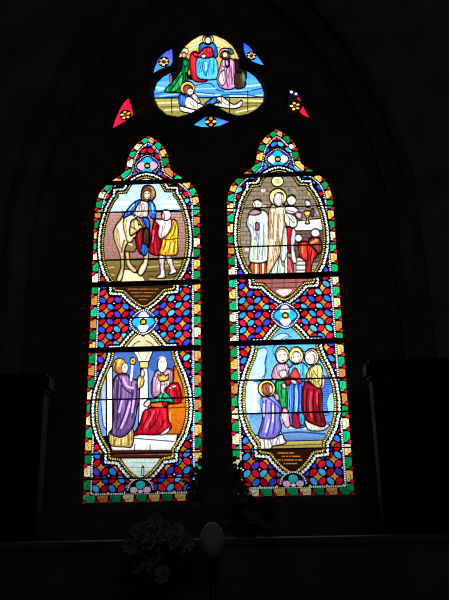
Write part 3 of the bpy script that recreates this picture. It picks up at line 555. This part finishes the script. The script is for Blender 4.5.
    p.P(a3, ('#f0e090', '#cdb860'), '311,367 318,363.6 322.4,368 322.6,379 319.6,388.5 313,385 306,377 308,371'); p.L(a3, '#8a7428', '310,377 316,382 320,380', .8); p.L(a3, '#8a7428', '313,370 317,376', .7); p.P(a3, '#e8dce8', '322.5,376 325,377 324.5,386 322,388', .4)
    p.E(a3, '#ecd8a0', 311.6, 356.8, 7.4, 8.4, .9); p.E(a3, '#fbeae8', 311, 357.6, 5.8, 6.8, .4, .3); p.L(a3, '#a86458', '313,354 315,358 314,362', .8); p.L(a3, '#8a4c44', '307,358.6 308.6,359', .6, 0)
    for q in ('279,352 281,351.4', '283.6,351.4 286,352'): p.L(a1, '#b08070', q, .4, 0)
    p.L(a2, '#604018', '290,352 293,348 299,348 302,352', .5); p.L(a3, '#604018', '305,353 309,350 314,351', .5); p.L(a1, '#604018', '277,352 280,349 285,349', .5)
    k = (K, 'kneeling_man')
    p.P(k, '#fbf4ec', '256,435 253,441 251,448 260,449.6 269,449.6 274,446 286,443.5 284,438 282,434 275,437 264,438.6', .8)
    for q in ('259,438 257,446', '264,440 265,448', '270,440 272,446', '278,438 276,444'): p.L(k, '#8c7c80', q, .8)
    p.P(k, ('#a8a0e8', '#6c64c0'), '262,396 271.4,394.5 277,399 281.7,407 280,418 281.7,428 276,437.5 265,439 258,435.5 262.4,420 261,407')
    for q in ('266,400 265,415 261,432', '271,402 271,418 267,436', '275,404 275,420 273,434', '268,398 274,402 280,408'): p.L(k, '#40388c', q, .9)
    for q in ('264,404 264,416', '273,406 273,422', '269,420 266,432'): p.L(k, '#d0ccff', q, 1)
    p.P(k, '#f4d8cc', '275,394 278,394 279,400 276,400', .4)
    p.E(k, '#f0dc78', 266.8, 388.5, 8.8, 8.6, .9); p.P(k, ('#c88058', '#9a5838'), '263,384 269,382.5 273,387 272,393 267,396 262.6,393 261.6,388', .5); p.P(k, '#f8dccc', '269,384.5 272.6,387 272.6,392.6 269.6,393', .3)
THK = lambda a, b_, c, d: [(a[0], a[1], .026), (b_[0], b_[1], .037), (c[0], c[1], .037)]
lancet('lancet_window', LX, LZ, 'left stained glass lancet with white horse above and purple robed man before red king below', -.012, False, (scene_a, scene_b),
       [(143, 183.4, .026), (143, 284.4, .031), (143, 349.8, .032)], [(143, 211.8, .009), (143, 259.5, .010), (143, 318, .009), (143, 399, .010), (143, 453.4, .010), (143, 478.2, .010)], False)
lancet('lancet_window', RX, RZ, 'right stained glass lancet with haloed priest above and three angels over kneeling man below', 0.0, True, (scene_c, scene_d),
       [(280, 176, .026), (284, 276.6, .032), (288, 342.8, .032)], [(280, 207.6, .009), (280, 246.3, .011), (285, 309.6, .009), (288, 379.5, .011), (290, 413, .011), (292, 448.8, .009)], True)
# ---------------------------------------------------------------- tracery lights
def tracery(name, outline, label, cat, group=None):
    ox = sum(q[0] for q in outline)/len(outline); oz = min(q[1] for q in outline)
    p = Panel(name, [(x-ox, z-oz) for x, z in outline], ox, oz, label, cat, group); return p
p = tracery('trefoil_window', TREFOIL, 'large three-lobed stained glass light at the top with throned, kneeling and reclining figures', 'stained glass window')
p.os = .62; b = ('background_glass', None)
p.P(b, ('#f8d080', '#d89038'), '170,25 250,25 250,75 170,75', 0, 0)
for q in ('205,40 190,46', '203,44 183,52', '212,38 228,46', '214,42 234,56', '200,38 192,42'): p.L(b, '#fff0c0', q, 1.4, 0)
for q in ('204,46 186,56', '214,46 228,50'): p.L(b, '#a85c18', q, .8, 0)
p.P(b, '#0c0a10', '176,58 184,56 190,80 168,84 160,76', 0, 0); p.P(b, '#1c1414', '234,58 243,60 250,72 246,88 232,86', 0, 0)
p.P(b, ('#48a8ec', '#1c60c8'), '150,72 171,72 172,86 166,98 150,98', .4, 0); p.P(b, ('#3888e0', '#58b8f4'), '247,68 270,68 270,98 247,98', .4, 0)
p.P(b, ('#60b8f4', '#3080d8'), '150,82 270,80 270,98.5 150,98.5', 0)
for q in ('155,87 168,89', '192,93 204,94 220,95', '222,87 238,86 250,86 262,84', '230,96 250,96 262,95'): p.L(b, '#c0ecff', q, 1.8)
for q in ('155,94 170,91 185,92', '192,86 210,83 218,90 240,92 262,88', '156,98 180,96', '222,95 240,94 262,97', '195,92 215,94'): p.L(b, '#1a4090', q, 1.1)
for q in ('158,90 172,88', '195,89 216,88', '225,91 250,90', '160,96 176,94'): p.L(b, '#a0dcff', q, 1.2)
p.P(b, ('#a8a058', '#807838'), '150,98 270,97 270,120 150,120', .7, 0)
for q in ('158,103 178,102', '165,110 182,109', '240,100 262,101', '236,112 255,108', '205,110 200,114'): p.L(b, '#e0dca0', q, 1.6)
for q in ('160,107 178,106', '230,108 258,105', '245,103 262,103'): p.L(b, '#484018', q, .8)
g = ('green_kneeling_figure', None)
p.P(g, ('#0c5830', '#108040'), '183,57 189,60 189,68 187,76 190,86 186,92 165,92 168,86 173,81 178,74 182,68')
p.P(g, '#30b060', '180,76 183,74 182,84 176,91 170,91 175,84', .3); p.P(g, '#18a050', '183,60 187,60 187,66 184,66', .3); p.P(g, '#a87880', '169,76 172,75 172,83 170,84', .3); p.L(g, '#04200e', '186,72 185,82 182,90', 1)
p.E(g, '#cfc4a0', 184.6, 51, 4, 3.4, .5); p.P(g, '#e8b898', '182,53 185,52 186.5,56 183,58', .4)
r = ('throned_figure', None)
p.P(r, ('#e02838', '#b01428'), '192,52 199,53 197,64 198,77 207,78.5 206,81.5 194,81 190,72 189,60')
p.P(r, ('#40b0e8', '#58c8f4'), '197,58 205,56 214,57 218,64 218,76 214,79.5 199,78.5 196,70'); 
for q in ('202,62 203,70 206,76', '210,60 208,68 206,76', '214,64 213,74'): p.L(r, '#1868b0', q, .9)
p.L(r, '#b8ecff', '206,62 206,70', 1.1); p.P(r, ('#2c80d0', '#1c5cb0'), '199,45 204,42 213,42 217,48 218,56 214,57 212,50 203,50 199,53'); p.P(r, ('#e03040', '#b81828'), '203,48 211,47 213.5,55 208,58 198,57 193,55 194,52 200,53'); p.P(r, '#fbf4f0', '201,55 205,53.5 206.5,56 203,58.5', .3); p.L(r, '#701018', '204,49 207,52 212,52', .5); p.L(r, '#701018', '210,53 211,57', .5); p.L(r, '#ff6878', '199,55 203,52', .6)
p.E(r, '#d8c088', 208, 39.2, 5.6, 5.2, 1); p.E(r, '#6a4428', 208, 39.4, 3.8, 4.2, .3); p.E(r, '#fbe4d4', 208, 40.2, 2.7, 3.5, .3); p.L(r, '#7a4830', '206.4,39.4 207.2,39.4', .4, 0); p.L(r, '#7a4830', '208.6,39.4 209.4,39.4', .4, 0)
k = ('pink_kneeling_figure', None)
p.P(k, ('#e8b4dc', '#c888b8'), '222,60 228,58 234,60 235,68 236,80 234,88 226,89.5 219,86 216.5,79 219,70'); p.P(k, '#f4e0f0', '221,72 225,70 226,80 222,86 218,79', .3); p.L(k, '#703c68', '227,66 226,76 228,87', .9); p.L(k, '#703c68', '222,66 228,68', .9); p.L(k, '#703c68', '231,66 232,84', .8); p.P(k, '#201018', '225,58 230,60 229,67 225,65', .3); p.P(k, '#f8e0dc', '225.5,60 228,60 228,66 226,65', .3)
p.P(k, '#402820', '235,72 244,76 246,86 235,88', .3); p.P(k, '#58a878', '242,72 245,75 245,82 242,80', 0)
p.E(k, '#d0a8b4', 225, 53.5, 6, 5.6, .7); p.P(k, '#5a3a28', '220,54 224,50.5 229,52 229,58 224,59', .3); p.E(k, '#f0d0a8', 225, 54.6, 2.4, 3, .3); p.P(k, '#2c7858', '228,48 232,49 234,53 230,54', .3)
m = ('reclining_figure', None)
p.E(m, '#e0b060', 187.6, 88, 7.4, 7, .9); p.P(m, '#8a5428', '183,90 184,86 188,84.6 192,86.4 193,90 188,91 185.6,95', .4); p.E(m, '#fbe4d4', 190.2, 91.4, 3, 3.6, .4); p.L(m, '#7a4830', '189.6,91 191.4,91.4', .5, 0)
p.P(m, ('#58a8f4', '#1c60d0'), '180,94 184,95 186.6,99 186,105 181,106.4 178,101', .6)
p.P(m, '#fff0ea', '186,97 190,96.6 194,99 199,103 205,106 204,110 196,110.6 188,108.6 185,104', .6)
p.P(m, '#fdeae2', '191,95.6 194,93 196.6,95 199,99 200.6,102 198,103.6 195,100 192,98', .7)
p.P(m, '#fdeae2', '179.6,106 184,106.6 190,108.4 197,110 203.6,112.6 202.6,115 192,113.4 184,112 180,110', .7)
p.L(m, '#b07868', '190,101 192,105 197,107', .6); p.L(m, '#b07868', '199,105 201,108', .5)
p.P(m, ('#50a8f0', '#2468d0'), '204,104.6 209,100 214,97 217.4,97.6 216,103 210,104.6 206,107.6', .6)
p.P(m, '#fff0ea', '216,98.6 219.4,96 223,96.8 228,100.6 232.6,104 237,103.4 241,100 242.8,101.6 240.6,106.6 234,108.6 226,108 218,106.6 213.6,104.4 217,102.6 221,102.6', .7)
p.L(m, '#b07868', '221,100 225,103.6 230,105.4', .7)
p.build()
for px in (171.8, 229.5, 247.8):
    a = p.loc(px, 114 if px < 240 else 112.5); c = p.loc(px, 91 if px > 240 else 98); bm = bmesh.new(); tube(bm, [(a[0], -.008, a[1]), (c[0], -.008, c[1])], .0035); bmobj('iron_rod', bm, IRON, p.root)
def rosette(p, key, x, y, r, petals, centre, n, rot=0, rp=.36):
    c = p.loc(x, y); r *= MPP*1.05
    p.add(key, None, ell(*c, r*1.05, r*1.05, n=16))
    for i in range(n):
        a = rot+2*math.pi*i/n; p.add(key, petals[i % len(petals)], ell(c[0]+math.cos(a)*r*.62, c[1]+math.sin(a)*r*.62, r*rp, r*rp*.85, a))
    p.add(key, None, ell(*c, r*.32, r*.32)); p.add(key, centre, ell(*c, r*.24, r*.24, n=8))
GRP = 'small tracery lights round the trefoil'
for nm, O, lab, c1, ctr, R_, pet, cen, np_, seg in (
    ('tracery_light', BLUE_A, 'small blue triangular light with flower, upper left of the trefoil', ('#5038e0', '#48a0f4'), (163.8, 61.6), 5.6, ['#f8c060', '#fff0d8', '#f0a040'], '#a82010', 6, None),
    ('tracery_light', BLUE_B, 'small blue triangular light with flower, upper right of the trefoil', ('#3434d8', '#38a0f0'), (251.4, 55.6), 4.9, ['#f4b8a0', '#f0a040', '#fbe8d0'], '#b01818', 6, None),
    ('tracery_light', BLUE_C, 'small blue lens-shaped light with orange flower, directly below the trefoil', ('#2440d0', '#40b8fc'), (210.8, 121.5), 5.6, ['#f8c050', '#f07838'], '#a01010', 4, None),
    ('tracery_light', RED_A, 'small red triangular light with yellow flower, above the left lancet', ('#e01838', '#e81c48'), (125.4, 114.8), 5.6, ['#f0c050', '#e8a838', '#f8dc70'], '#c84038', 5, None),
    ('tracery_light', RED_B, 'small soiled light with yellow flower and red corner, above the right lancet', '#120814', (295, 106), 5.6, ['#f8d860', '#f0b838', '#fbe890'], '#c01828', 5, None)):
    p = tracery(nm, O, lab, 'stained glass window', GRP); k = ('coloured_glass', None)
    p.add(k, c1, offset(p.outline, -.004))
    if O is RED_B:
        p.P(k, ('#c81c30', '#e82038'), '303,105 306,111 310.5,119 303,115.5 298.8,112', .4, 0); p.P(k, '#b01c28', '298,96.5 300.5,98.5 300,100.5 298,100', 0); p.E(k, '#fbf4ff', 291.2, 91.8, 1.5, 1.5, 0); p.E(k, '#fbf4ff', 296, 93.6, 1.4, 1.3, 0); p.P(k, '#301c70', '289,89.5 296,90.5 299,94.5 297,96 290,93', 0)
        p.E(k, '#fbf4ff', 291.4, 91.8, 1.4, 1.4, 0); p.E(k, '#fbf4ff', 296, 93.7, 1.3, 1.2, 0)
    if O is BLUE_C: p.P(k, '#7850d8', '222,118 231,121.5 226,124', 0, 0)
    rosette(p, ('flower', None), *ctr, R_, pet, cen, np_, .5 if np_ != 4 else 0, .36 if np_ > 4 else .42); p.build()
# ---------------------------------------------------------------- altar, flowers and woodwork in the dark below
rnd = random.Random(11)
alt = link('altar', None, None, (.43, -.9, 0)); tag(alt, 'stone altar with raised back shelf standing below the window', 'altar')
boxo('altar_table', MARBLE, (-1.0, 1.25, -.55, .1, 0, 1.0), alt, .01); boxo('altar_top', MARBLE, (-1.08, 1.33, -.6, .12, 1.0, 1.08), alt, .012)
zt = at(330, 537, -.94).z
boxo('back_shelf', MARBLE, (-1.05, 1.05, -.02, .38, 1.08, zt-.03), alt, .008); boxo('shelf_edge', MARBLE, (-1.07, 1.07, -.04, .4, zt-.03, zt), alt, .006)
for i in range(4): boxo('carved_panel', STONE, (-.92+i*.54, -.44+i*.54, -.57, -.55, .15, .85), alt, .008)
def flower(bm, c, r, rnd, n=9):
    ax = Vector((rnd.uniform(-.6, .6), -1, rnd.uniform(-.2, .8))).normalized(); s = ax.orthogonal().normalized(); q = ax.cross(s)
    for ring, (k, tilt, ln) in enumerate(((n, .25, 1), (n-2, .7, .75), (4, 1.2, .45))):
        for i in range(k):
            a = 2*math.pi*i/k+ring*.4; d = s*math.cos(a)+q*math.sin(a); t_ = d*math.cos(tilt)+ax*math.sin(tilt); u = ax.cross(d)
            b0 = c; m = c+t_*r*ln*.6; tip = c+t_*r*ln+ax*r*.1; wv = u*r*ln*.32
            v = [bm.verts.new(p_) for p_ in (b0-wv*.3, b0+wv*.3, m+wv-ax*.004, tip+wv*.4, tip-wv*.4, m-wv-ax*.004)]; bm.faces.new(v)
            v2 = [bm.verts.new(x.co-ax*.002) for x in v]; bm.faces.new(v2[::-1])
def leaf(bm, a, d, ln, wd):
    s = d.cross(Vector((.2, 1, .1))).normalized()*wd; pts = [a, a+d*ln*.35+s, a+d*ln*.75+s*.7, a+d*ln-Vector((0, 0, ln*.1)), a+d*ln*.75-s*.7, a+d*ln*.35-s]
    v = [bm.verts.new(p_) for p_ in pts]; bm.faces.new(v); v2 = [bm.verts.new(p_+Vector((0, .002, 0))) for p_ in pts]; bm.faces.new(v2[::-1])
def bouquet(name, label, px, py, Y, base_z, spread, nf, col, vase_r, size, grp=None):
    c = at(px, py, Y); root = link(name, None, None, (c.x, Y, base_z)); tag(root, label, 'flowers', grp)
    h = c.z-base_z; R = root.location
    bm = bmesh.new(); vh = h*.55; lathe(bm, [(vase_r*.6, 0), (vase_r*.75, .01), (vase_r*.5, vh*.12), (vase_r, vh*.5), (vase_r*.8, vh*.8), (vase_r*.95, vh), (vase_r*.85, vh-.005), (vase_r*.6, vh*.7)]); bmobj('vase', bm, BRASS, root, True)
    bl = bmesh.new()
    for i in range(nf*3):
        d = Vector((rnd.uniform(-1, 1), rnd.uniform(-.5, .3), rnd.uniform(-.35, 1.1))).normalized(); leaf(bl, Vector((0, 0, h*.8))+d*spread[0]*rnd.uniform(.1, .7), d, rnd.uniform(.07, .13), .02)
    bmobj('foliage', bl, LEAF, root)
    bs = bmesh.new(); cs = []
    for i in range(nf):
        a = i*2.4; rr = math.sqrt((i+.5)/nf); p_ = Vector((math.cos(a)*rr*spread[0], rnd.uniform(-.07, .02), h+math.sin(a)*rr*spread[1])); cs.append(p_)
        tube(bs, [(0, 0, vh*.9), tuple(Vector((0, 0, vh))*.4+p_*.6), tuple(p_)], .003, 5)
    bmobj('stems', bs, LEAF, root)
    for p_ in cs:
        bm = bmesh.new(); flower(bm, p_, size*rnd.uniform(.75, 1.15), rnd); bmobj('blossom', bm, col, root)
bouquet('flower_arrangement', 'large loose bouquet of white blossoms below the left lancet', 158, 546, -1.15, 1.08, (.12, .11), 24, PETAL, .07, .036, 'flowers on the altar')
bouquet('flower_arrangement', 'small spray of pale pink blossoms below the gap between the lancets', 250, 519, -.72, zt, (.07, .03), 7, PINKPETAL, .035, .024, 'flowers on the altar')
c = at(212.5, 556, -1.15); top = at(212.5, 521, -1.15); H = top.z-c.z
v = link('egg_shaped_vase', None, None, (c.x, -1.15, 1.08)); tag(v, 'pale egg-shaped porcelain vessel on a slim brass foot below the gap between the lancets', 'vessel')
hb = c.z-1.08
bm = bmesh.new(); lathe(bm, [(.04, 0), (.04, .012), (.02, .03), (.014, hb*.5), (.022, hb*.55), (.014, hb*.6), (.02, hb)], n=20); bmobj('foot', bm, BRASS, v, True)
bm = bmesh.new(); lathe(bm, [(.012+.04*math.sin(math.pi*min(1, (k/14)*.98+.02))**.75, hb-.005+H*k/14) for k in range(15)], n=28); bmobj('body', bm, PORCELAIN, v, True)
def joinery(name, label, x0, x1, ztop, Y):
    r = link(name, None, None, ((x0+x1)/2, Y, 0)); tag(r, label, 'cupboard', 'dark oak cupboards flanking the altar'); hw = (x1-x0)/2
    boxo('body', OAK, (-hw, hw, -.12, 0, 0, ztop-.1), r, .01); boxo('cornice', OAK, (-hw-.03, hw+.03, -.15, 0, ztop-.1, ztop), r, .02)
    for i in (0, 1):
        a = -hw+.04+i*(hw-.02); d = boxo('door', OAK, (a, a+hw-.08, -.14, -.12, .1, ztop-.2), r, .008); boxo('raised_panel', OAK, (a+.1, a+hw-.18, -.15, -.14, .3, ztop-.4), d, .01)
        bm = bmesh.new(); lathe(bm, [(.006, 0), (.014, .01), (.012, .022)], (a+(hw-.12 if i == 0 else .04), -.15, 1.1), 12); bmobj('knob', bm, BRASS, d, True)
zl = at(30, 373, -.47).z; zr = at(400, 358, -.47).z
joinery('oak_cupboard', 'dark oak cupboard at the far left of the window wall', -2.2, at(43, 400, -.45).x, zl, -.33)
joinery('oak_cupboard', 'dark oak cupboard at the far right of the window wall', at(374, 400, -.45).x, 3.2, zr, -.33)
def shrub(name, label, px, py, Y, rx, rz, n):
    c = at(px, py, Y); o = link(name, None, None, (c.x, Y, 0)); tag(o, label, 'shrub')
    bm = bmesh.new()
    for i in range(n):
        while 1:
            q = Vector([rnd.uniform(-1, 1) for _ in range(3)])
            if q.length < 1: break
        d = Vector([rnd.uniform(-1, 1) for _ in range(3)]).normalized(); leaf(bm, Vector((q.x*rx, q.y*rx*.7, c.z+q.z*rz)), d, rnd.uniform(.03, .07), .012)
    bmobj('foliage', bm, LEAF, o)
    bm = bmesh.new()
    for i in range(9):
        a = i*.7; tube(bm, [(0, 0, 0), (.04*math.cos(a), .04*math.sin(a), c.z*.4), (rx*.5*math.cos(a), rx*.4*math.sin(a), c.z)], .012, 6)
    bmobj('stem', bm, OAK, o)
shrub('darkening_shrub', 'leafy shrub added outside to darken the foot of the glass between the two lancets', 217, 497, .75, .2, .3, 1500)  # shrub added outside so the lower glass beside the mullion turns darker
